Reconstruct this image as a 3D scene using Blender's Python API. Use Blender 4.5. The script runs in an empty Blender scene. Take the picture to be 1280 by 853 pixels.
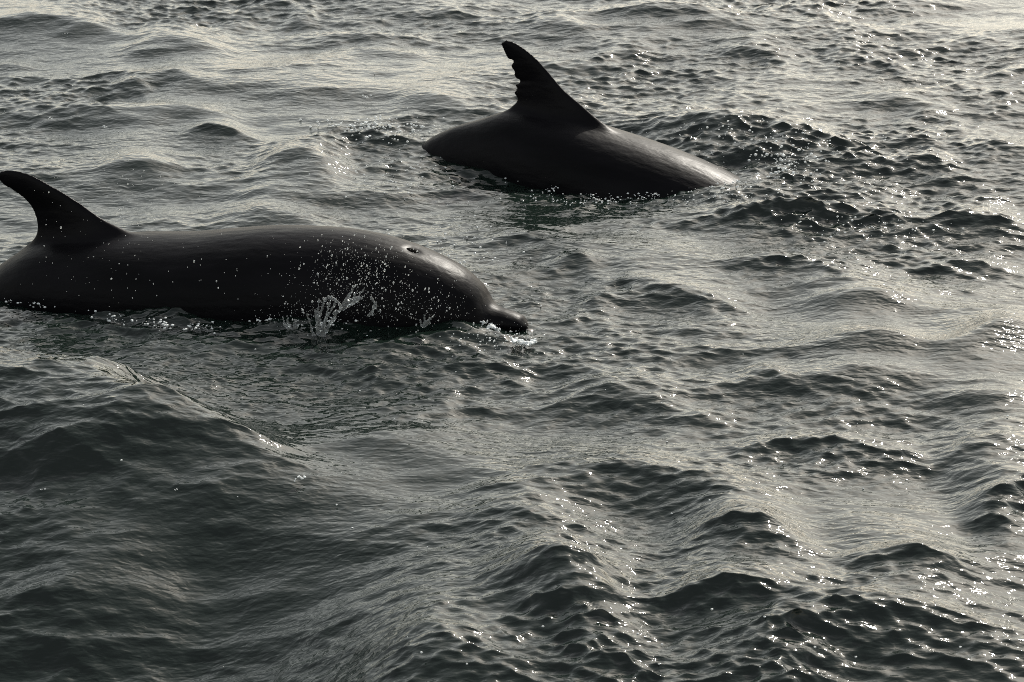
import bpy, bmesh, math, random
import numpy as np
from mathutils import Vector

R = math.radians
scn = bpy.context.scene
C = scn.collection

# ------------------------------------------------------------------ camera
CAM_H, PITCH, FOCAL = 3.21, 20.0, 100.0
cam_d = bpy.data.cameras.new('camera')
cam = bpy.data.objects.new('camera', cam_d); C.objects.link(cam)
cam.location = (0, 0, CAM_H)
cam.rotation_euler = (R(90 - PITCH), 0, 0)
cam_d.lens = FOCAL; cam_d.sensor_width = 36.0
cam_d.clip_start = 0.1; cam_d.clip_end = 6000
cam_d.dof.use_dof = True
cam_d.dof.focus_distance = 9.4
cam_d.dof.aperture_fstop = 11.0
scn.camera = cam

# ------------------------------------------------------------------ sky and sun
SUN_EL, SUN_AZ = 37.0, 26.0          # azimuth from +Y towards +X
w = bpy.data.worlds.new('World'); scn.world = w; w.use_nodes = True
nt = w.node_tree; nt.nodes.clear()
sky = nt.nodes.new('ShaderNodeTexSky'); sky.sky_type = 'NISHITA'; sky.sun_disc = False
sky.sun_elevation = R(SUN_EL); sky.sun_rotation = R(SUN_AZ)
sky.air_density = 1.5; sky.dust_density = 1.6; sky.ozone_density = 1.0
hs = nt.nodes.new('ShaderNodeHueSaturation'); hs.inputs['Saturation'].default_value = 0.35
tint = nt.nodes.new('ShaderNodeMix'); tint.data_type = 'RGBA'; tint.blend_type = 'MULTIPLY'
tint.inputs[0].default_value = 1.0; tint.inputs[7].default_value = (1.0, 0.968, 0.895, 1)
bg = nt.nodes.new('ShaderNodeBackground'); bg.inputs['Strength'].default_value = 0.10
wo = nt.nodes.new('ShaderNodeOutputWorld')
nt.links.new(sky.outputs[0], hs.inputs['Color']); nt.links.new(hs.outputs[0], tint.inputs[6])
nt.links.new(tint.outputs[2], bg.inputs['Color']); nt.links.new(bg.outputs[0], wo.inputs['Surface'])

sd = bpy.data.lights.new('sun', 'SUN'); sd.energy = 3.2; sd.angle = R(0.5); sd.color = (1.0, 0.95, 0.86)
sun = bpy.data.objects.new('sun', sd); C.objects.link(sun)
sdir = Vector((math.sin(R(SUN_AZ)) * math.cos(R(SUN_EL)), math.cos(R(SUN_AZ)) * math.cos(R(SUN_EL)), math.sin(R(SUN_EL))))
sun.rotation_euler = sdir.to_track_quat('Z', 'Y').to_euler()
sun.location = (0, 0, 30)

vs = scn.view_settings
vs.view_transform = 'Standard'; vs.look = 'None'; vs.gamma = 1.0; vs.use_curve_mapping = False
vs.exposure = 1.25
scn.cycles.use_denoising = False
scn.cycles.filter_width = 0.95
scn.cycles.max_bounces = 10; scn.cycles.transmission_bounces = 8
scn.cycles.caustics_reflective = False; scn.cycles.caustics_refractive = False

# ------------------------------------------------------------------ helpers
FPX = 1280 * FOCAL / 36.0
cp, sp = math.cos(R(PITCH)), math.sin(R(PITCH))
def pix(x, y, z=0.0):
    """photo pixel -> point on the horizontal plane at height z"""
    u = (x - 640) / FPX; v = (426.5 - y) / FPX
    d = (u, cp + v * sp, -sp + v * cp)
    t = (z - CAM_H) / d[2]
    return np.array((d[0] * t, d[1] * t, z))

def props(o, label=None, cat=None, group=None, kind=None):
    if label: o['label'] = label
    if cat: o['category'] = cat
    if group: o['group'] = group
    if kind: o['kind'] = kind
    return o

def mesh_obj(name, verts, faces, mat, parent=None, smooth=True):
    me = bpy.data.meshes.new(name)
    me.from_pydata([tuple(map(float, v)) for v in verts], [], faces)
    me.validate(); me.update()
    if smooth:
        me.polygons.foreach_set('use_smooth', [True] * len(me.polygons))
    o = bpy.data.objects.new(name, me); C.objects.link(o)
    if mat: me.materials.append(mat)
    if parent: o.parent = parent
    return o

def new_mat(name):
    m = bpy.data.materials.new(name); m.use_nodes = True
    return m, m.node_tree, m.node_tree.nodes['Principled BSDF']

def curve(tab, s):
    """smooth interpolation through (s, v) rows"""
    a = np.array(tab, float); xs, v = a[:, 0], a[:, 1]
    m = np.gradient(v, xs)
    s = np.clip(s, xs[0], xs[-1])
    i = np.clip(np.searchsorted(xs, s) - 1, 0, len(xs) - 2)
    h = xs[i + 1] - xs[i]; t = (s - xs[i]) / h
    return ((2*t**3 - 3*t**2 + 1) * v[i] + (t**3 - 2*t**2 + t) * h * m[i]
            + (-2*t**3 + 3*t**2) * v[i + 1] + (t**3 - t**2) * h * m[i + 1])

# ------------------------------------------------------------------ materials
def water_material():
    m, t, b = new_mat('sea_water')
    b.inputs['Base Color'].default_value = (0.005, 0.0088, 0.0070, 1)
    b.inputs['Roughness'].default_value = 0.04
    b.inputs['IOR'].default_value = 1.333
    tc = t.nodes.new('ShaderNodeTexCoord')
    prev = None
    gm = t.nodes.new('ShaderNodeMapping'); gm.inputs['Scale'].default_value = (0.6, 1, 1)
    gn = t.nodes.new('ShaderNodeTexNoise'); gn.inputs['Scale'].default_value = 2.2; gn.inputs['Detail'].default_value = 3
    gr = t.nodes.new('ShaderNodeMapRange'); gr.inputs[1].default_value = 0.36; gr.inputs[2].default_value = 0.66
    gr.inputs[3].default_value = 0.6; gr.inputs[4].default_value = 1.0
    t.links.new(tc.outputs['Object'], gm.inputs[0]); t.links.new(gm.outputs[0], gn.inputs['Vector']); t.links.new(gn.outputs['Fac'], gr.inputs[0])
    for scale, stretch, dist, rot in ((42, 0.45, 0.0050, 6), (88, 0.5, 0.0021, -6)):
        mp = t.nodes.new('ShaderNodeMapping'); mp.inputs['Scale'].default_value = (stretch, 1, 1)
        mp.inputs['Rotation'].default_value = (0, 0, R(rot))
        n = t.nodes.new('ShaderNodeTexNoise'); n.inputs['Scale'].default_value = scale
        n.inputs['Detail'].default_value = 1.0; n.inputs['Roughness'].default_value = 0.4
        n.inputs['Distortion'].default_value = 0.4
        bp = t.nodes.new('ShaderNodeBump'); t.links.new(gr.outputs[0], bp.inputs['Strength'])
        bp.inputs['Distance'].default_value = dist
        t.links.new(tc.outputs['Object'], mp.inputs['Vector']); t.links.new(mp.outputs[0], n.inputs['Vector'])
        t.links.new(n.outputs['Fac'], bp.inputs['Height'])
        if prev: t.links.new(prev.outputs[0], bp.inputs['Normal'])
        prev = bp
    t.links.new(prev.outputs[0], b.inputs['Normal'])
    return m

def skin_material():
    m, t, b = new_mat('dolphin_skin')
    tc = t.nodes.new('ShaderNodeTexCoord')
    n = t.nodes.new('ShaderNodeTexNoise'); n.inputs['Scale'].default_value = 5; n.inputs['Detail'].default_value = 5
    mp = t.nodes.new('ShaderNodeMapping'); mp.inputs['Scale'].default_value = (0.5, 1.5, 2.0)
    t.links.new(tc.outputs['Object'], mp.inputs['Vector']); t.links.new(mp.outputs[0], n.inputs['Vector'])
    cr = t.nodes.new('ShaderNodeValToRGB')
    cr.color_ramp.elements[0].position = 0.3; cr.color_ramp.elements[0].color = (0.0014, 0.0013, 0.0018, 1)
    cr.color_ramp.elements[1].position = 0.75; cr.color_ramp.elements[1].color = (0.0048, 0.0044, 0.0056, 1)
    t.links.new(n.outputs['Fac'], cr.inputs[0])
    # the pale underside of the animal
    sx = t.nodes.new('ShaderNodeSeparateXYZ'); t.links.new(tc.outputs['Object'], sx.inputs[0])
    mr = t.nodes.new('ShaderNodeMapRange'); mr.inputs[1].default_value = -0.10; mr.inputs[2].default_value = -0.24
    t.links.new(sx.outputs['Z'], mr.inputs[0])
    mx = t.nodes.new('ShaderNodeMix'); mx.data_type = 'RGBA'
    t.links.new(mr.outputs[0], mx.inputs[0]); t.links.new(cr.outputs[0], mx.inputs[6])
    mx.inputs[7].default_value = (0.10, 0.095, 0.095, 1)
    t.links.new(mx.outputs[2], b.inputs['Base Color'])
    # fine scratches and patchy wetness
    n2 = t.nodes.new('ShaderNodeTexNoise'); n2.inputs['Scale'].default_value = 40; n2.inputs['Detail'].default_value = 4
    mp2 = t.nodes.new('ShaderNodeMapping'); mp2.inputs['Scale'].default_value = (0.2, 1, 1)
    t.links.new(tc.outputs['Object'], mp2.inputs['Vector']); t.links.new(mp2.outputs[0], n2.inputs['Vector'])
    r2 = t.nodes.new('ShaderNodeMapRange'); r2.inputs[3].default_value = 0.34; r2.inputs[4].default_value = 0.48
    t.links.new(n2.outputs['Fac'], r2.inputs[0]); t.links.new(r2.outputs[0], b.inputs['Roughness'])
    bp = t.nodes.new('ShaderNodeBump'); bp.inputs['Strength'].default_value = 0.5; bp.inputs['Distance'].default_value = 0.0015
    t.links.new(n2.outputs['Fac'], bp.inputs['Height']); t.links.new(bp.outputs[0], b.inputs['Normal'])
    b.inputs['IOR'].default_value = 1.16
    b.inputs['Specular IOR Level'].default_value = 0.38
    n3 = t.nodes.new('ShaderNodeTexNoise'); n3.inputs['Scale'].default_value = 22; n3.inputs['Detail'].default_value = 3
    mp3 = t.nodes.new('ShaderNodeMapping'); mp3.inputs['Scale'].default_value = (0.45, 1, 1)
    t.links.new(tc.outputs['Object'], mp3.inputs['Vector']); t.links.new(mp3.outputs[0], n3.inputs['Vector'])
    bp3 = t.nodes.new('ShaderNodeBump'); bp3.inputs['Strength'].default_value = 0.6; bp3.inputs['Distance'].default_value = 0.006
    t.links.new(n3.outputs['Fac'], bp3.inputs['Height']); t.links.new(bp3.outputs[0], bp.inputs['Normal'])
    return m

def plain(name, col, rough=0.4):
    m, t, b = new_mat(name)
    n = t.nodes.new('ShaderNodeTexNoise'); n.inputs['Scale'].default_value = 30
    mx = t.nodes.new('ShaderNodeMix'); mx.data_type = 'RGBA'
    mx.inputs[6].default_value = (*[c * 0.7 for c in col], 1); mx.inputs[7].default_value = (*col, 1)
    t.links.new(n.outputs['Fac'], mx.inputs[0]); t.links.new(mx.outputs[2], b.inputs['Base Color'])
    b.inputs['Roughness'].default_value = rough
    return m

def clear_water(name, white):
    m, t, b = new_mat(name)
    b.inputs['Base Color'].default_value = (0.9, 0.93, 0.93, 1)
    b.inputs['IOR'].default_value = 1.33
    b.inputs['Roughness'].default_value = 0.03
    b.inputs['Transmission Weight'].default_value = 1.0 - white
    return m

M_WATER, M_SKIN = water_material(), skin_material()
M_HOLE = plain('blowhole_dark', (0.002, 0.002, 0.002), 1.0)
M_HOLE.node_tree.nodes['Principled BSDF'].inputs['Specular IOR Level'].default_value = 0.02
M_JAW = plain('pale_jaw_skin', (0.10, 0.075, 0.07), 0.35)
M_CLEAR = clear_water('splash_water', 0.15)
M_DROP = clear_water('spray_water', 0.35)
M_FOAM = clear_water('foam_water', 0.62)

# ------------------------------------------------------------------ the sea
rng = np.random.default_rng(11)
TILE, NF = 12.0, 2048
def fft_field(slope_rms, lam_lo, lam_hi, main_deg, spread, seed, tilt=0.0):
    r = np.random.default_rng(seed)
    k1 = 2 * np.pi * np.fft.fftfreq(NF, TILE / NF)
    kx, ky = np.meshgrid(k1, k1, indexing='ij')
    k = np.hypot(kx, ky); k[0, 0] = 1e-6
    lam = 2 * np.pi / k
    band = 1 / (1 + np.exp(-(np.log(lam / lam_lo)) * 9)) / (1 + np.exp(np.log(lam / lam_hi) * 9))
    a = np.arctan2(kx, ky) - R(main_deg)
    direc = np.maximum(0, np.cos(a)) ** spread + 0.06
    psd = k ** (-4.0 + tilt) * band * direc
    psd[0, 0] = 0
    amp = np.sqrt(psd) * (r.normal(size=k.shape) + 1j * r.normal(size=k.shape))
    h = np.fft.ifft2(amp).real
    gx, gy = np.gradient(h, TILE / NF)
    s = slope_rms / math.sqrt((gx ** 2 + gy ** 2).mean())
    F = np.fft.fft2(h * s)
    dx = np.fft.ifft2(1j * kx / k * F).real; dy = np.fft.ifft2(1j * ky / k * F).real
    return h * s, dx, dy

def sample(tile, x, y):
    fx = (x / TILE % 1.0) * NF; fy = (y / TILE % 1.0) * NF
    i = np.floor(fx).astype(np.int64); j = np.floor(fy).astype(np.int64)
    a = fx - i; b = fy - j
    i %= NF; j %= NF; i1 = (i + 1) % NF; j1 = (j + 1) % NF
    return (tile[i, j] * (1 - a) + tile[i1, j] * a) * (1 - b) + (tile[i, j1] * (1 - a) + tile[i1, j1] * a) * b

LONG = fft_field(0.085, 0.40, 2.2, 8, 9, 5)
MID = fft_field(0.13, 0.09, 0.42, -4, 7, 8)
FINE = fft_field(0.24, 0.028, 0.10, 4, 4, 9)
MASK = fft_field(0.1, 0.5, 2.5, 0, 0, 21)[0]; MASK /= MASK.std()

# waves one can point at in the photograph: crest line in photo pixels (left to right),
# height, length of the face towards the camera, length of the back, ripple roughness
W = [
    # the long wake ridge left of the near dolphin
    ([(395, 170), (450, 159), (525, 168)], .045, .06, .1, 1.7),
    ([(-60, 585), (80, 560), (210, 540), (330, 600)], .07, .20, .26, .9),
    ([(-40, 690), (90, 670), (240, 690)], .065, .18, .2, 1.0),
    ([(60, 790), (220, 760), (420, 770)], .07, .2, .2, 1.1),
    # around and below the near dolphin
    ([(250, 470), (420, 455), (600, 470), (660, 480)], .035, .20, .25, .9),
    ([(330, 520), (480, 545), (640, 575), (720, 590)], .05, .14, .22, .6),
    ([(620, 590), (740, 567), (860, 580), (990, 628)], .075, .13, .22, .9),
    ([(560, 640), (680, 632), (780, 640)], .045, .12, .2, .9),
    ([(690, 490), (790, 487), (870, 510), (930, 530)], .05, .10, .2, .9),
    ([(745, 385), (790, 350), (860, 352), (965, 390)], .06, .09, .2, 1.3),
    ([(850, 652), (920, 642), (990, 660), (1045, 700)], .085, .13, .22, 1.2),
    ([(580, 700), (660, 690), (760, 700)], .085, .17, .2, .8),
    ([(640, 760), (720, 735), (800, 790), (850, 840)], .07, .2, .2, 1.5),
    ([(820, 735), (920, 720), (1060, 765)], .08, .16, .2, 1.2),
    ([(1040, 700), (1130, 680), (1240, 690)], .07, .13, .2, 1.4),
    ([(990, 790), (1100, 755), (1290, 770)], .09, .2, .2, 1.5),
    ([(860, 830), (980, 812), (1120, 835)], .07, .2, .2, 1.5),
    ([(400, 800), (520, 780), (640, 830)], .06, .22, .2, 1.2),
    # right side, middle
    ([(985, 425), (1080, 416), (1195, 426)], .06, .11, .25, .5),
    ([(1180, 425), (1235, 402), (1330, 400)], .09, .14, .25, .5),
    ([(975, 480), (1060, 473), (1185, 476)], .04, .09, .22, .7),
    ([(925, 475), (955, 466), (1000, 478)], .03, .06, .15, .7),
    ([(905, 560), (1000, 548), (1100, 555), (1215, 560)], .06, .14, .22, 1.4),
    ([(1195, 560), (1250, 543), (1340, 540)], .08, .15, .22, .6),
    ([(1225, 645), (1265, 605), (1340, 590)], .08, .10, .15, 1.6),
    ([(1180, 520), (1240, 510), (1320, 516)], .03, .08, .15, .6),
    ([(985, 380), (1080, 373), (1185, 380)], .05, .09, .25, .6),
    ([(1170, 275), (1220, 266), (1285, 280)], .05, .10, .2, 1.0),
    ([(1180, 330), (1240, 322), (1300, 330)], .03, .07, .2, .9),
    ([(940, 335), (1000, 330), (1060, 340)], .03, .06, .15, 1.3),
    # bow wave of the far dolphin and the wave behind it
    ([(790, 165), (880, 153), (980, 155), (1085, 190)], .10, .17, .25, 1.7),
    ([(820, 262), (900, 262), (1000, 256), (1090, 268), (1190, 300)], .07, .12, .2, 1.7),
    ([(650, 285), (720, 275), (820, 285)], .02, .08, .15, .8),
    ([(680, 335), (730, 325), (770, 345)], .03, .08, .15, 1.0),
    # upper left
    ([(135, 56), (215, 43), (290, 58)], .085, .16, .3, .4),
    ([(-60, 35), (60, 22), (150, 40)], .085, .18, .3, .4),
    ([(365, 64), (450, 56), (545, 66)], .075, .14, .3, .4),
    ([(388, 47), (430, 43), (480, 50)], .04, .08, .2, .4),
    ([(350, 24), (372, 18), (396, 28)], .04, .08, .2, .4),
    ([(260, 28), (310, 21), (352, 28)], .04, .08, .2, .4),
    ([(300, 4), (340, -3), (380, 5)], .05, .1, .2, .4),
    ([(-40, 84), (0, 76), (30, 84)], .05, .09, .2, .4),
    ([(200, 100), (235, 96), (268, 102)], .03, .07, .2, .4),
    ([(138, 112), (170, 107), (205, 114)], .035, .07, .2, .4),
    ([(160, 138), (230, 130), (310, 138)], .05, .11, .25, .5),
    ([(-60, 148), (80, 138), (205, 152)], .06, .18, .3, .5),
    ([(215, 158), (265, 153), (325, 160)], .05, .09, .18, 1.0),
    ([(310, 196), (360, 184), (430, 202)], .08, .22, .3, .5),
    ([(100, 212), (150, 205), (200, 214)], .045, .13, .2, .6),
    ([(495, 120), (530, 114), (600, 122)], .05, .11, .25, .5),
    ([(220, 270), (310, 260), (400, 275)], .05, .14, .25, .6),
    ([(560, 300), (640, 290), (720, 310)], .04, .14, .25, 1.2),
    # upper right
    ([(640, 36), (690, 28), (740, 38)], .05, .12, .3, .5),
    ([(750, 70), (790, 62), (830, 72)], .05, .09, .2, 1.2),
    ([(770, 22), (850, 14), (930, 24)], .06, .12, .3, .9),
    ([(960, 14), (1020, 4), (1080, 20)], .07, .12, .3, 1.3),
    ([(880, 66), (930, 62), (990, 84)], .045, .08, .2, 1.3),
    ([(1030, 76), (1070, 70), (1110, 76)], .035, .07, .2, 1.0),
    ([(1130, 148), (1170, 140), (1215, 148)], .035, .07, .2, 1.2),
    ([(1060, 130), (1100, 124), (1160, 134)], .03, .06, .2, 1.0),
    ([(1180, 188), (1220, 182), (1280, 190)], .04, .08, .2, 1.1),
    ([(1110, 210), (1150, 204), (1190, 214)], .03, .07, .2, 1.1),
    ([(1230, 92), (1270, 87), (1330, 94)], .04, .08, .2, .9),
]

# the wake swell left of the near dolphin: a long face rising away from the boat to this crest line
SWELL = np.array([pix(px, py, zz)[:2] for px, py, zz in ((-700, 405, .22), (-300, 418, .21), (30, 430, .205), (112, 444, .20), (185, 510, .12),
                  (262, 572, .048), (345, 628, -.014), (440, 672, -.06), (560, 745, -.14), (700, 850, -.18), (900, 1000, -.2))])
# visible axis of each dolphin on the water plane, from snout to tail (photo pixels)
FRONT_A, FRONT_B = pix(660, 412), pix(0, 345)
REAR_A, REAR_B = pix(925, 229), pix(530, 181)

def seg_dist(x, y, a, b):
    ex, ey = b[0] - a[0], b[1] - a[1]
    L2 = ex * ex + ey * ey
    t = np.clip(((x - a[0]) * ex + (y - a[1]) * ey) / L2, 0, 1)
    px, py = a[0] + t * ex, a[1] + t * ey
    d = np.hypot(x - px, y - py)
    side = ex * (y - a[1]) - ey * (x - a[0])
    return d, t, side

def sea(x, y, fade_s=None, fade_m=None):
    """displaced surface point for flat-sheet coordinates (arrays)"""
    one = np.ones_like(x)
    fs = one if fade_s is None else fade_s
    fm = one if fade_m is None else fade_m
    wob = sample(MASK, x * 0.9 + 3, y * 0.9 + 1); wob2 = sample(MASK, x * 0.9 - 4, y * 0.9 + 5)
    qx, qy = x + 0.04 * wob, y + 0.03 * wob2
    dF, tF, _ = seg_dist(x, y, FRONT_A, FRONT_B)
    dR, tR, _ = seg_dist(x, y, REAR_A, REAR_B)
    near = np.exp(-(dF / 0.42) ** 2) + np.exp(-(dR / 0.36) ** 2)
    calm = 1 - 0.85 * np.clip(near, 0, 1)
    z = sample(LONG[0], x, y) * fm * calm
    ox = sample(LONG[1], x, y) * fm * calm; oy = sample(LONG[2], x, y) * fm * calm
    yc = curve(SWELL, x + 0.04 * wob); sl = (curve(SWELL, x + .03) - curve(SWELL, x - .03)) / .06
    u = np.clip((yc - y) / np.sqrt(1 + sl ** 2), -3, 3) + 0.03 * wob2 + 0.035 * sample(MASK, x * 2.3 + 1, y * 2.3 + 2)
    face = np.log1p(np.exp(np.clip((y - 6.3) * 6, -30, 30))) / 6 - 1.25
    end = np.clip((x - SWELL[5, 0]) / (SWELL[8, 0] - SWELL[5, 0]), 0, 1); end = 1 - end * end * (3 - 2 * end)
    inside = end / (1 + np.exp(-np.clip((u + 0.16) / 0.10, -40, 40)))
    wide = end / (1 + np.exp(-np.clip((u + 0.05) / 0.17, -40, 40)))
    z += 0.34 * np.where(face > 0, np.minimum(face, .75) * inside, face * wide)
    rough = 0.55 + 0.42 * np.clip(sample(MASK, x * 0.7, y * 0.7), -1.5, 2)
    for poly, h, wf, wb, rg in W:
        if poly[0][1] < 150: h = h * 0.75
        P = np.array([pix(px, py, h * 0.8)[:2] for px, py in poly])
        P[:, 0] += (P[:, 0] - P[:, 0].mean()) * .38
        x0, x1 = P[0, 0], P[-1, 0]
        rch = 3.2 * max(wf, wb)
        m = (qx > x0) & (qx < x1) & (qy > P[:, 1].min() - rch) & (qy < P[:, 1].max() + rch)
        if not m.any(): continue
        mx, my = qx[m], qy[m]
        bt = (mx - x0) / (x1 - x0)
        yc = curve(P, mx); sl = (curve(P, mx + .02) - curve(P, mx - .02)) / .04
        bs = (my - yc) / np.sqrt(1 + sl ** 2)
        bd = np.abs(bs)
        wid = np.where(bs < 0, wf, wb)
        e = 0.16 * min(wf, wb)
        prof = np.exp(-((np.sqrt(bd ** 2 + e ** 2) - e) / wid) ** 1.25)
        tap = np.sin(np.pi * np.clip(bt, 0, 1)) ** 2
        z[m] += 0.95 * h * prof * tap
        if poly[0][1] > 230 and rg > .85: rg = rg * 1.25
        front = np.where(bs < 0, 1.0, 0.25) * np.exp(-(bd / (1.5 * wid)) ** 2) * np.sqrt(tap)
        rough[m] += front * (rg - 0.75)
    rough += 0.5 * np.exp(-((dF - 0.3) / 0.22) ** 2) + 0.5 * np.exp(-((dR - 0.28) / 0.2) ** 2)
    rough = rough * (1 - 0.2 * inside) + 0.25 * inside
    rough = np.clip(rough, 0.12, 2.1)
    # water pushed aside: a dip along the flank and a low lip round each animal
    z += -0.05 * np.exp(-((dR - 0.24) / 0.16) ** 2) * np.sin(np.pi * tR) + 0.038 * np.exp(-(dF / 0.5) ** 2) * np.clip((tF - .08) / .25, 0, 1) * np.clip((.8 - tF) / .3, 0, 1)
    tl = pix(80, 380)
    z -= 0.05 * np.exp(-((x - tl[0]) / .32) ** 2 - ((y - tl[1]) / .2) ** 2)
    bw = pix(562, 424)
    z += 0.045 * np.exp(-((x - bw[0]) / .17) ** 2 - ((y - bw[1]) / .16) ** 2)
    z += sample(MID[0], x, y) * fs * (0.45 + 0.6 * rough + 0.35 * inside + 0.55 * np.clip(near, 0, 1))
    ox += sample(MID[1], x, y) * fs * 0.8; oy += sample(MID[2], x, y) * fs * 0.8
    z += sample(FINE[0], x, y) * fs * rough
    ox += sample(FINE[1], x, y) * fs * rough * 0.75; oy += sample(FINE[2], x, y) * fs * rough * 0.75
    return x + 1.05 * ox, y + 1.05 * oy, z

def axis_coords(dense_lo, dense_hi, s0, s1, far_lo, far_hi, growth):
    c = [dense_lo]
    while c[-1] < dense_hi:
        t = (c[-1] - dense_lo) / (dense_hi - dense_lo)
        c.append(c[-1] + s0 + (s1 - s0) * t)
    st = s1
    while c[-1] < far_hi:
        st *= growth; c.append(c[-1] + st)
    lo = []; st = s0; p = dense_lo
    while p > far_lo:
        st *= growth; p -= st; lo.append(p)
    return np.array(lo[::-1] + c)

def build_sea():
    xs = axis_coords(-2.75, 2.75, 0.0072, 0.0072, -2500, 2500, 1.16)
    ys = axis_coords(6.0, 14.8, 0.0058, 0.0110, -600, 4500, 1.16)
    nx, ny = len(xs), len(ys)
    X, Y = np.meshgrid(xs, ys, indexing='xy')
    sx = np.gradient(xs)[None, :]; sy = np.gradient(ys)[:, None]
    step = np.maximum(sx, sy) * np.ones_like(X)
    fade_s = np.clip((0.05 - step) / 0.035, 0, 1); fade_m = np.clip((0.3 - step) / 0.25, 0, 1)
    x, y, z = sea(X.ravel(), Y.ravel(), fade_s.ravel(), fade_m.ravel())
    co = np.stack([x, y, z], 1).astype(np.float32)
    idx = np.arange(nx * ny).reshape(ny, nx)
    f = np.stack([idx[:-1, :-1], idx[:-1, 1:], idx[1:, 1:], idx[1:, :-1]], -1).reshape(-1, 4).astype(np.int32)
    me = bpy.data.meshes.new('sea')
    me.vertices.add(len(co)); me.vertices.foreach_set('co', co.ravel())
    me.loops.add(f.size); me.loops.foreach_set('vertex_index', f.ravel())
    me.polygons.add(len(f)); me.polygons.foreach_set('loop_start', np.arange(0, f.size, 4, dtype=np.int32))
    me.polygons.foreach_set('use_smooth', np.ones(len(f), dtype=bool))
    me.update(calc_edges=True)
    o = bpy.data.objects.new('sea', me); C.objects.link(o); me.materials.append(M_WATER)
    props(o, 'dark rippled sea water with pale sky reflections and sun glints', 'sea', kind='structure')
    print('sea quads', len(f))
build_sea()

def sea_z(x, y):
    return float(sea(np.array([x], float), np.array([y], float))[2][0])

# ------------------------------------------------------------------ dolphins
def loft(rings):
    """closed loft through rings of equal point count"""
    n = len(rings[0]); V = []; F = []
    for r in rings: V += list(r)
    for i in range(len(rings) - 1):
        for j in range(n):
            a, b = i * n + j, i * n + (j + 1) % n
            F.append((a, b, b + n, a + n))
    c0, c1 = len(V), len(V) + 1
    V.append(np.mean(rings[0], axis=0)); V.append(np.mean(rings[-1], axis=0))
    k = (len(rings) - 1) * n
    for j in range(n):
        F.append((c0, (j + 1) % n, j)); F.append((c1, k + j, k + (j + 1) % n))
    return V, F

def resample(pts, n):
    p = np.array(pts, float)
    d = np.r_[0, np.cumsum(np.hypot(*np.diff(p, axis=0).T))]
    t = np.linspace(0, d[-1], n)
    return np.stack([curve(np.stack([d, p[:, k]], 1), t) for k in (0, 1)], 1)

def foil_loft(lead, trail, n, thick, flare, nicks=()):
    """fin in the x-z plane from paired leading and trailing outlines"""
    A, B = resample(lead, n), resample(trail, n)
    rings = []
    th = np.linspace(0, 2 * np.pi, 28, endpoint=False)
    for i in range(n):
        a, b = A[i].copy(), B[i].copy()
        ch = np.hypot(*(b - a)); u = i / (n - 1)
        for (c, wd, dep) in nicks:
            b += (a - b) / max(ch, 1e-4) * dep * max(0, 1 - abs(u - c) / wd)
        hw = thick * ch ** 0.8 * (1 - 0.35 * u) * 0.5 + 0.0045 + flare * math.exp(-u / 0.10)
        ring = []
        for t in th:
            q = 0.5 * (1 - math.cos(t))           # 0 leading .. 1 trailing
            prof = 1.55 * math.sqrt(max(q, 0)) * (1 - q) ** 0.8 + 0.10 * math.sin(t / 1) ** 2
            y = hw * prof * (1 if t < math.pi else -1)
            p = a + (b - a) * q
            ring.append((p[0], y, p[1]))
        rings.append(np.array(ring))
    return loft(rings)

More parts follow.
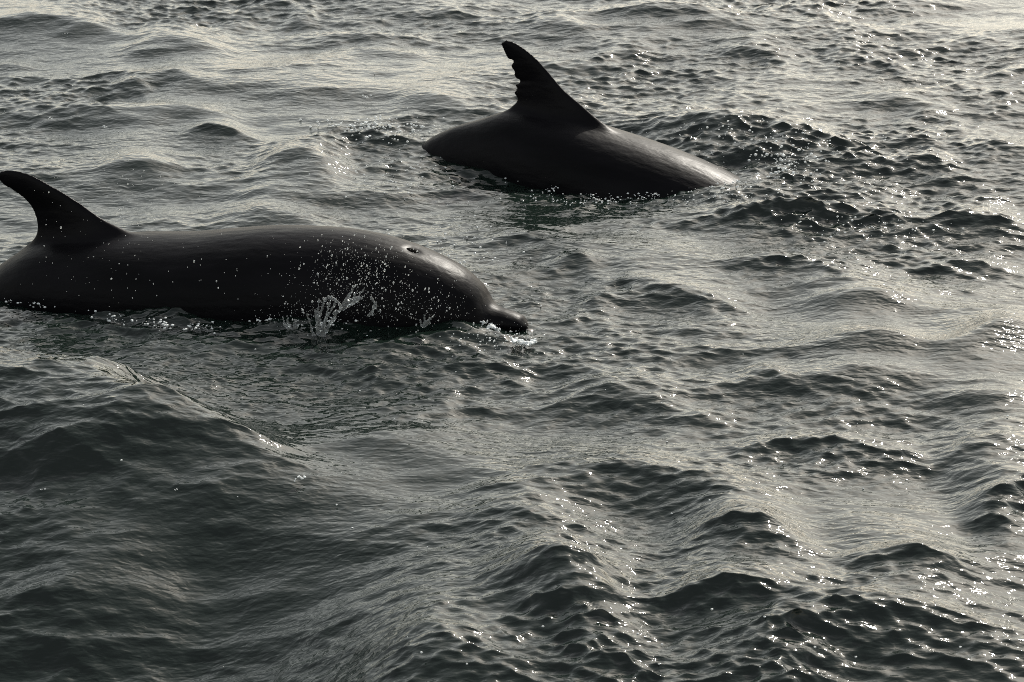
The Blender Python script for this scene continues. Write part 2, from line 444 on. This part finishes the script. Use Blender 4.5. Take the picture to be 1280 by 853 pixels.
def make_dolphin(label, group, yaw_from, yaw_to, top, bot, half, fin_lead, fin_trail, nicks, fluke_at, flip, jaw, L, scale_hint):
    """local frame: +X forward, snout tip at x=0, body towards -X, z=0 the water level"""
    d = yaw_from - yaw_to
    ang = math.atan2(d[1], d[0])
    root = bpy.data.objects.new('dolphin', None); C.objects.link(root)
    root.empty_display_size = 0.2
    root.location = tuple(yaw_from); root.rotation_euler = (0, 0, ang)
    props(root, label, 'dolphin', group)
    parts = []
    th = np.linspace(0, 2 * np.pi, 48, endpoint=False)
    ss = np.r_[np.linspace(0.0, 0.3, 34), np.linspace(0.31, L, 90)]
    rings = []
    for s in ss:
        zt, zb, hw = curve(top, s), curve(bot, s), max(0.004, curve(half, s))
        cz, hh = (zt + zb) / 2, max(0.004, (zt - zb) / 2)
        c, sn = np.cos(th), np.sin(th)
        y = hw * np.sign(c) * np.abs(c) ** 0.95
        zz = cz + hh * np.sign(sn) * np.abs(sn) ** 0.97
        rings.append(np.stack([np.full_like(y, -s), y, zz], 1))
    parts.append(loft(rings))
    parts.append(foil_loft(fin_lead, fin_trail, 34, 0.17, 0.06, nicks))
    if jaw:
        jr = []
        for s in np.linspace(*jaw['s'], 22):
            zt, zb, hw = curve(jaw['top'], s), curve(jaw['bot'], s), curve(jaw['half'], s)
            jr.append(np.stack([np.full_like(th, -s), hw * np.cos(th), (zt + zb) / 2 + (zt - zb) / 2 * np.sin(th)], 1))
        parts.append(loft(jr))
    # tail flukes, flat and swept back
    fs, fz, fsl = fluke_at
    for sgn in (-1, 1):
        rr = []
        for u in np.linspace(0, 1, 14):
            x0 = -fs - 0.30 * u ** 1.3 + 0.10 * (1 - u); x1 = -fs - 0.18 - 0.20 * u ** 1.1
            if u > 0.93: x1 = x0 - 0.015
            ch = x0 - x1; pts = []
            for t in np.linspace(0, 2 * np.pi, 18, endpoint=False):
                q = 0.5 * (1 - math.cos(t)); xx = x0 - ch * q
                pts.append((xx, sgn * 0.33 * u, fz + (xx + fs) * fsl + (0.022 * (1 - u) + 0.006) * math.sin(t)))
            rr.append(np.array(pts))
        parts.append(loft(rr))
    # flippers
    for sgn in (-1, 1):
        rr = []
        for u in np.linspace(0, 1, 14):
            x0 = flip[0] - 0.22 * u; ch = 0.15 * (1 - 0.8 * u ** 1.6)
            y0, z0 = sgn * (flip[1] + 0.22 * u), flip[2] - 0.22 * u
            rr.append(np.array([(x0 - ch * 0.5 * (1 - math.cos(t)), y0 + sgn * 0.012 * math.sin(t), z0 + 0.012 * math.sin(t))
                                for t in np.linspace(0, 2 * np.pi, 16, endpoint=False)]))
        parts.append(loft(rr))
    V, F = [], []
    for v, f in parts:
        k = len(V); V += [tuple(p) for p in v]; F += [tuple(i + k for i in q) for q in f]
    raw = mesh_obj('raw', V, F, None)
    bmr = bmesh.new(); bmr.from_mesh(raw.data); bmesh.ops.recalc_face_normals(bmr, faces=bmr.faces); bmr.to_mesh(raw.data); bmr.free()
    md = raw.modifiers.new('r', 'REMESH'); md.mode = 'VOXEL'; md.voxel_size = 0.0055; md.use_smooth_shade = True
    sm = raw.modifiers.new('s', 'SMOOTH'); sm.factor = 0.5; sm.iterations = 5
    dg = bpy.context.evaluated_depsgraph_get()
    me = bpy.data.meshes.new_from_object(raw.evaluated_get(dg), depsgraph=dg)
    bpy.data.objects.remove(raw)
    # melt the fin root into the back
    co = np.empty(len(me.vertices) * 3, np.float32); me.vertices.foreach_get('co', co); co = co.reshape(-1, 3)
    s0, s1 = -fin_lead[0][0], -fin_trail[0][0]
    up = co[:, 2] - curve(top, -co[:, 0])
    wgt = np.exp(-((up - .005) / .045) ** 2) * np.clip((-co[:, 0] - s0 + .12) / .12, 0, 1) * np.clip((s1 + .12 + co[:, 0]) / .12, 0, 1)
    e = np.empty(len(me.edges) * 2, np.int32); me.edges.foreach_get('vertices', e); e = e.reshape(-1, 2)
    act = wgt > .02
    e = e[act[e[:, 0]] | act[e[:, 1]]]
    deg = np.bincount(e.ravel(), minlength=len(co)).astype(np.float32); deg[deg == 0] = 1
    for _ in range(60):
        avg = np.zeros_like(co)
        for k in range(3):
            avg[:, k] = np.bincount(e[:, 0], co[e[:, 1], k], len(co)) + np.bincount(e[:, 1], co[e[:, 0], k], len(co))
        co += (avg / deg[:, None] - co) * (0.6 * wgt * act)[:, None]
    me.vertices.foreach_set('co', co.ravel()); me.update()
    me.name = 'body'; me.materials.clear(); me.materials.append(M_SKIN)
    me.polygons.foreach_set('use_smooth', [True] * len(me.polygons))
    body = bpy.data.objects.new('body', me); C.objects.link(body); body.parent = root
    print('dolphin verts', len(me.vertices))
    return root

# near dolphin -------------------------------------------------------
fd = FRONT_A - FRONT_B; fl = np.hypot(fd[0], fd[1]); FA = math.atan2(fd[1], fd[0])
PXM_F = 660 / fl                       # photo pixels per metre along its axis
def fz(px, py):                        # photo pixel over the axis -> local (x, z)
    ax = 345 + px / 660 * 67
    return (-(660 - px) / PXM_F, (ax - py) / 350.0)
def top_of(pts):
    return [(-a, b) for a, b in (fz(*p) for p in pts)]
front_top = top_of([(659, 407), (655, 399), (648, 394), (636, 389), (622, 384), (613, 377), (606, 364), (594, 350), (576, 336), (550, 322),
                    (520, 309), (480, 297), (440, 290), (400, 287), (350, 286), (300, 289), (250, 293), (180, 293),
                    (110, 297), (45, 306), (20, 318), (0, 331)]) + [(2.15, -.07), (2.5, -.22), (2.95, -.42)]
front_bot = [(0, .01), (.02, .0), (.06, -.012), (.12, -.03), (.17, -.075), (.25, -.12), (.4, -.18), (.6, -.225), (.9, -.26), (1.3, -.27),
             (1.7, -.25), (2.0, -.28), (2.3, -.34), (2.6, -.39), (2.95, -.48)]
front_half = [(0, .012), (.01, .03), (.04, .046), (.09, .056), (.125, .070), (.15, .095), (.2, .125), (.3, .165), (.45, .2), (.7, .235), (1.0, .255),
              (1.3, .25), (1.6, .215), (1.9, .165), (2.2, .11), (2.6, .055), (2.95, .025)]
f_lead = [fz(*p) for p in [(215, 322), (178, 291), (135, 270), (107, 250), (73, 229), (51, 217), (28, 210), (12, 210), (5, 213)]]
f_trail = [fz(*p) for p in [(5, 348), (30, 308), (49, 291), (52, 277), (50, 263), (41, 249), (25, 236), (11, 227), (4, 218)]]
front_jaw = {'s': (-0.012, .22),
             'top': [(-.012, -.006), (0, .0), (.04, .0), (.22, -.02)],
             'bot': [(-.012, -.012), (0, -.032), (.04, -.045), (.12, -.06), (.22, -.08)],
             'half': [(-.012, .008), (0, .024), (.04, .038), (.12, .05), (.22, .06)]}
front = make_dolphin('dark wet dolphin with smooth hooked fin, its snout and blowhole above water', 'dolphins at the surface',
                     FRONT_A, FRONT_B, front_top, front_bot, front_half, f_lead, f_trail, (), (2.95, -.45, .3), (-.62, .17, -.16), front_jaw, 2.95, 1)
def ellipsoid(name, cx, cy, cz, rx, ry, rz, mat, parent, nx=0.0, tilt=0.0, roll=0.0):
    bm = bmesh.new(); bmesh.ops.create_uvsphere(bm, u_segments=20, v_segments=12, radius=1.0)
    me = bpy.data.meshes.new(name); bm.to_mesh(me); bm.free(); me.materials.append(mat)
    me.polygons.foreach_set('use_smooth', [True] * len(me.polygons))
    o = bpy.data.objects.new(name, me); C.objects.link(o); o.parent = parent
    o.location = (cx, cy, cz); o.scale = (rx, ry, rz); o.rotation_euler = (roll, tilt, nx)
    return o
bx, bz = fz(525, 311)
bzt = float(curve(front_top, -bx))
fb = [c for c in front.children if c.name.startswith('body')][0].data
co = np.empty(len(fb.vertices) * 3, np.float32); fb.vertices.foreach_get('co', co); co = co.reshape(-1, 3)
q2 = ((co[:, 0] - bx) / .025) ** 2 + ((co[:, 1] + .016) / .019) ** 2
on_top = co[:, 2] > bzt - .08
co[:, 2] += on_top * (-.007 * np.exp(-q2) + 0 * np.exp(-((np.sqrt(q2) - 1.35) / .4) ** 2) * (q2 < 6))
fb.vertices.foreach_set('co', co.ravel()); fb.update()
ellipsoid('blowhole', bx, -.018, bzt - .0075, .025, .0125, .0055, M_HOLE, front, tilt=.33, roll=.15)
ellipsoid('jaw_tip', .010, -.006, -.014, .018, .024, .016, M_JAW, front)

# far dolphin --------------------------------------------------------
rd = REAR_A - REAR_B; rl = np.hypot(rd[0], rd[1]); PXM_R = 395 / rl
SNOUT_R = 0.62                          # the head has gone under ahead of the visible back
def rz(px, py):
    ax = 181 + (px - 530) / 395 * 48
    return (-(925 - px) / PXM_R - SNOUT_R, (ax - py) / 306.0)
rear_top = [(0, -.43), (.05, -.40), (.13, -.375), (.2, -.30), (.35, -.17), (.5, -.07)] + [(-a, b) for a, b in (rz(*p) for p in
            [(925, 229), (910, 221), (870, 202), (820, 182), (780, 168), (730, 152), (690, 144), (640, 138), (600, 149), (560, 162), (530, 179)])] \
            + [(2.05, -.08), (2.4, -.25), (2.8, -.46)]
rear_bot = [(0, -.46), (.1, -.47), (.3, -.50), (.6, -.47), (.9, -.42), (1.3, -.36), (1.6, -.32), (1.9, -.31), (2.3, -.38), (2.8, -.52)]
rear_half = [(0, .02), (.03, .045), (.12, .06), (.18, .12), (.3, .17), (.5, .21), (.8, .245), (1.1, .25), (1.4, .21), (1.7, .15), (2.0, .1), (2.4, .055), (2.8, .03)]
r_lead = [rz(*p) for p in [(800, 185), (765, 158), (730, 130.5), (705, 109), (687, 87), (664, 64), (650, 54), (637, 49)]]
r_trail = [rz(*p) for p in [(600, 165), (632, 137), (643, 126), (646, 114), (647, 98), (643, 84), (636, 69), (629, 53)]]
nicks = ((.40, .02, .014), (.47, .035, .032), (.57, .018, .014), (.64, .03, .034), (.74, .018, .018), (.82, .03, .022))
rd3 = rd / rl
rear = make_dolphin('dolphin diving with arched back and tall ragged-edged fin, head under water', 'dolphins at the surface',
                    REAR_A + rd3 * SNOUT_R, REAR_B, rear_top, rear_bot, rear_half, r_lead, r_trail, nicks, (2.8, -.49, .5), (-.6, .15, -.4), None, 2.8, 1)

# ------------------------------------------------------------------ splashes, spray and foam
rnd = random.Random(4)
ICO = {}
def ico(sub):
    if sub not in ICO:
        bm = bmesh.new(); bmesh.ops.create_icosphere(bm, subdivisions=sub, radius=1.0)
        ICO[sub] = (np.array([v.co[:] for v in bm.verts]), [tuple(v.index for v in f.verts) for f in bm.faces]); bm.free()
    return ICO[sub]
def droplets(name, items, mat, sub=1):
    v0, f0 = ico(sub); V = []; F = []
    for (p, r, st) in items:
        k = len(V)
        q = v0 * r * np.array((1 + .3 * rnd.random(), 1, 1)) * np.array((1, 1, st))
        V += list(q + np.array(p)); F += [tuple(i + k for i in f) for f in f0]
    return mesh_obj(name, V, F, mat)
view = lambda px, py, dist: np.array((0, 0, CAM_H)) + dist * np.array(((px - 640) / FPX, cp + (426.5 - py) / FPX * sp, -sp + (426.5 - py) / FPX * cp))
def flank(px, py, out):
    """point over the near dolphin's flank: on its axis plane, shifted out towards the boat"""
    ax = 345 + px / 660 * 67
    g = pix(px, ax)
    n = np.array((fd[1], -fd[0])) / fl
    if n[1] > 0: n = -n
    # stand the point at the pixel's height on the plane `out` metres in front of the axis
    y0 = g[1] + n[1] * out
    v = (426.5 - py) / FPX; u = (px - 640) / FPX
    dirv = np.array((u, cp + v * sp, -sp + v * cp)); t = y0 / dirv[1]
    return np.array((0, 0, CAM_H)) + dirv * t

def splash(name, label, blobs, mat, voxel, seed, smooth=2):
    """water thrown up: many stretched blobs fused into one ragged sheet"""
    v0, f0 = ico(2); r = random.Random(seed); V = []; F = []
    for (p, rad, st) in blobs:
        k = len(V)
        q = v0.copy()
        q *= rad * np.array((1, 1, st))
        a = r.uniform(-.7, .7); ca, sa = math.cos(a), math.sin(a)
        q = np.stack([q[:, 0] * ca - q[:, 2] * sa, q[:, 1] * .75, q[:, 0] * sa + q[:, 2] * ca], 1)
        V += list(q + p); F += [tuple(i + k for i in f) for f in f0]
    raw = mesh_obj('raw', V, F, None)
    md = raw.modifiers.new('r', 'REMESH'); md.mode = 'VOXEL'; md.voxel_size = voxel
    sm = raw.modifiers.new('s', 'SMOOTH'); sm.factor = 0.5; sm.iterations = smooth
    dg = bpy.context.evaluated_depsgraph_get()
    me = bpy.data.meshes.new_from_object(raw.evaluated_get(dg), depsgraph=dg)
    bpy.data.objects.remove(raw)
    bm = bmesh.new(); bm.from_mesh(me); bm.verts.ensure_lookup_table()
    seen = set(); isl = []
    for v in bm.verts:
        if v.index in seen: continue
        st = [v]; seen.add(v.index); grp = []
        while st:
            q = st.pop(); grp.append(q)
            for ed in q.link_edges:
                o2 = ed.other_vert(q)
                if o2.index not in seen: seen.add(o2.index); st.append(o2)
        isl.append(grp)
    isl.sort(key=len)
    bmesh.ops.delete(bm, geom=[v for g in isl[:-1] for v in g], context='VERTS')
    bm.to_mesh(me); bm.free()
    me.materials.clear(); me.materials.append(mat)
    me.polygons.foreach_set('use_smooth', [True] * len(me.polygons))
    o = bpy.data.objects.new(name, me); C.objects.link(o)
    props(o, label, 'splash')
    return o

def strand(pts, n, r0, r1, out, jit, seed):
    r = random.Random(seed); B = []
    pts = np.array(pts, float)
    for i in range(n):
        t = (i + r.random()) / n * (len(pts) - 1); k = min(int(t), len(pts) - 2); p = pts[k] + (pts[k + 1] - pts[k]) * (t - k)
        q = flank(p[0] + r.gauss(0, jit), p[1] + r.gauss(0, jit), out + r.gauss(0, .002))
        B.append((q, r.uniform(r0, r1), r.uniform(.8, 2.4)))
    return B

def fan(base, heads, n, r0, r1, out, seed, side=.25):
    """ligaments thrown from one root, each bent and thinning towards its tip"""
    r = random.Random(seed); B = []
    for hx, hy in heads:
        bx0, by0 = base[0] + r.gauss(0, 1.5), base[1] + r.gauss(0, 1)
        mx, my = (bx0 + hx) / 2 + r.uniform(-side, side) * abs(hy - by0), (by0 + hy) / 2 + r.uniform(-.1, .1) * abs(hx - bx0)
        m = max(8, int(n * math.hypot(hx - bx0, hy - by0) / 40)); o1 = out + r.uniform(-.02, .03)
        for i in range(m):
            q = i / (m - 1)
            px = (1 - q) ** 2 * bx0 + 2 * q * (1 - q) * mx + q * q * hx; py = (1 - q) ** 2 * by0 + 2 * q * (1 - q) * my + q * q * hy
            B.append((flank(px + r.gauss(0, .5), py + r.gauss(0, .5), out + (o1 - out) * q), (r1 + (r0 - r1) * q) * r.uniform(.75, 1.25), r.uniform(.9, 1.5)))
    return B
splash('splash', 'tall glassy splash of water standing against the dolphin flank',
       fan((397, 434), [(392, 384), (398, 374), (406, 370), (414, 370), (422, 375), (427, 385), (384, 392), (419, 398)], 26, .003, .0065, .36, 1, .15)
       + strand([(402, 378), (412, 371), (422, 376), (426, 386), (418, 393)], 30, .003, .0055, .36, 1, 11), M_CLEAR, .0026, 1, 2)
splash('splash', 'slanting streak of splash water on the flank below the blowhole',
       fan((428, 386), [(450, 346), (458, 344), (466, 342), (476, 335), (480, 348), (474, 358), (462, 366), (440, 358)], 24, .0018, .0045, .31, 3, .2), M_CLEAR, .0024, 3, 1)
splash('splash', 'thin curl of splash water low on the flank under the slanting streak',
       strand([(436, 394), (450, 398), (464, 393), (470, 381), (464, 372)], 44, .002, .0045, .31, 1, 4)
       + fan((452, 397), [(444, 384), (458, 380), (470, 400)], 20, .0018, .0035, .31, 41), M_CLEAR, .0024, 4, 1)
splash('splash', 'small upright splash beside the cheek of the near dolphin',
       fan((528, 408), [(520, 388), (530, 380), (540, 384), (550, 382), (558, 378), (556, 394)], 22, .0018, .0042, .29, 5), M_CLEAR, .0024, 5, 1)
splash('splash', 'low ragged splash at the waterline behind the tall glassy splash',
       fan((366, 416), [(342, 398), (350, 390), (358, 384), (366, 392), (376, 388), (384, 398), (390, 406)], 24, .002, .005, .35, 6), M_CLEAR, .0024, 5, 1)
def froth(pts, n, r0, r1, lift, jit, seed):
    r = random.Random(seed); B = []; pts = np.array(pts, float)
    for i in range(n):
        t = (i + r.random()) / n * (len(pts) - 1); k = min(int(t), len(pts) - 2); p = pts[k] + (pts[k + 1] - pts[k]) * (t - k)
        px, py = p[0] + r.gauss(0, jit), p[1] + r.gauss(0, jit * .7)
        g = pix(px, py); z = sea_z(g[0], g[1]) + lift * r.random()
        B.append((pix(px, py, z), r.uniform(r0, r1), r.uniform(.7, 1.3)))
    return B
splash('splash', 'white froth curling under the snout of the near dolphin',
       froth([(572, 401), (588, 398), (604, 402), (618, 410), (634, 421), (650, 430), (666, 428), (672, 418)], 340, .003, .0065, .022, 2.2, 7)
       + froth([(596, 404), (614, 414), (640, 430)], 160, .0018, .0045, .03, 4.0, 71), M_FOAM, .0024, 7, 1)

splash('splash', 'small white froth breaking off the tip of the snout',
       froth([(640, 424), (652, 430), (664, 429), (672, 421), (674, 412)], 230, .003, .0062, .022, 2.4, 72), M_FOAM, .0024, 8, 1)

# loose drops in the air over the near dolphin
items = []
def scatter(n, cx, cy, sx, sy, r0, r1, out):
    for _ in range(n):
        p = flank(rnd.gauss(cx, sx), rnd.gauss(cy, sy), rnd.uniform(*out))
        items.append((p, r0 + (r1 - r0) * rnd.random() ** 7, rnd.uniform(.8, 2.2)))
scatter(900, 445, 345, 42, 28, .0006, .0032, (.28, .42))
scatter(320, 520, 385, 40, 14, .0006, .003, (.22, .34))
scatter(260, 375, 398, 30, 12, .0006, .003, (.32, .4))
scatter(120, 120, 300, 75, 45, .0007, .003, (.3, .5))
scatter(45, 250, 350, 90, 35, .0012, .0030, (.3, .5))
scatter(60, 160, 240, 40, 25, .001, .003, (.1, .4))
scatter(90, 640, 410, 22, 10, .0006, .003, (.0, .1))
o = droplets('water_spray', items, M_DROP)
props(o, 'fine bright drops of spray flying over the near dolphin', 'spray', kind='stuff')

# foam and thrown drops on the water
foam = []
def on_water(px, py, r, lift=0.0):
    p = pix(px, py); z = sea_z(p[0], p[1]); p = pix(px, py, z)
    foam.append((p + np.array((0, 0, r * .3 + lift)), r, .8))
for (n, cx, cy, sx, sy, r0, r1, lift) in (
        (130, 480, 165, 28, 7, .002, .008, .03), (60, 440, 160, 30, 5, .002, .006, .02), (150, 980, 215, 22, 10, .002, .007, .06),
        (170, 950, 175, 70, 15, .0015, .005, .04), (170, 560, 320, 45, 25, .0015, .005, .02), (140, 500, 215, 55, 25, .0015, .0045, .02),
        *[(22, x_, 372 + 34 * min(1, x_ / 190) + rnd.gauss(0, 3), 9, 3, .001, .006, .012) for x_ in (20, 48, 66, 110, 128, 150, 190, 205, 243, 262, 330, 350, 418)], *[(18, 560 + 40 * k_ + rnd.gauss(0, 12), 200 + 14 * min(3.5, k_) + rnd.gauss(0, 3), 8, 2.5, .001, .005, .01) for k_ in range(8)], (90, 915, 234, 14, 4, .001, .005, .02), (120, 620, 425, 30, 7, .001, .004, .01), (70, 20, 350, 18, 10, .002, .008, .02), (150, 740, 252, 90, 4, .0015, .004, .01),
        (60, 900, 245, 40, 5, .0015, .005, .015), (100, 1080, 285, 60, 14, .0015, .005, .01)):
    for _ in range(n):
        on_water(rnd.gauss(cx, sx), rnd.gauss(cy, sy), r0 + (r1 - r0) * rnd.random() ** 2.5, lift * rnd.random())
for px, py, r in ((130, 159, .016), (66, 148, .010), (147, 164, .008), (83, 42, .008), (378, 597, .014), (370, 599, .009), (456, 121, .015), (52, 612, .006),
                  (222, 613, .006)):
    for _ in range(5): on_water(px + rnd.gauss(0, 3), py + rnd.gauss(0, 1.2), r * rnd.uniform(.15, .35))
for _ in range(120):
    on_water(rnd.uniform(0, 1280), rnd.uniform(20, 850), rnd.uniform(.0015, .0035))
o = droplets('sea_foam', foam, M_FOAM)
props(o, 'scattered white bubbles and froth on the dark water', 'foam', kind='stuff')
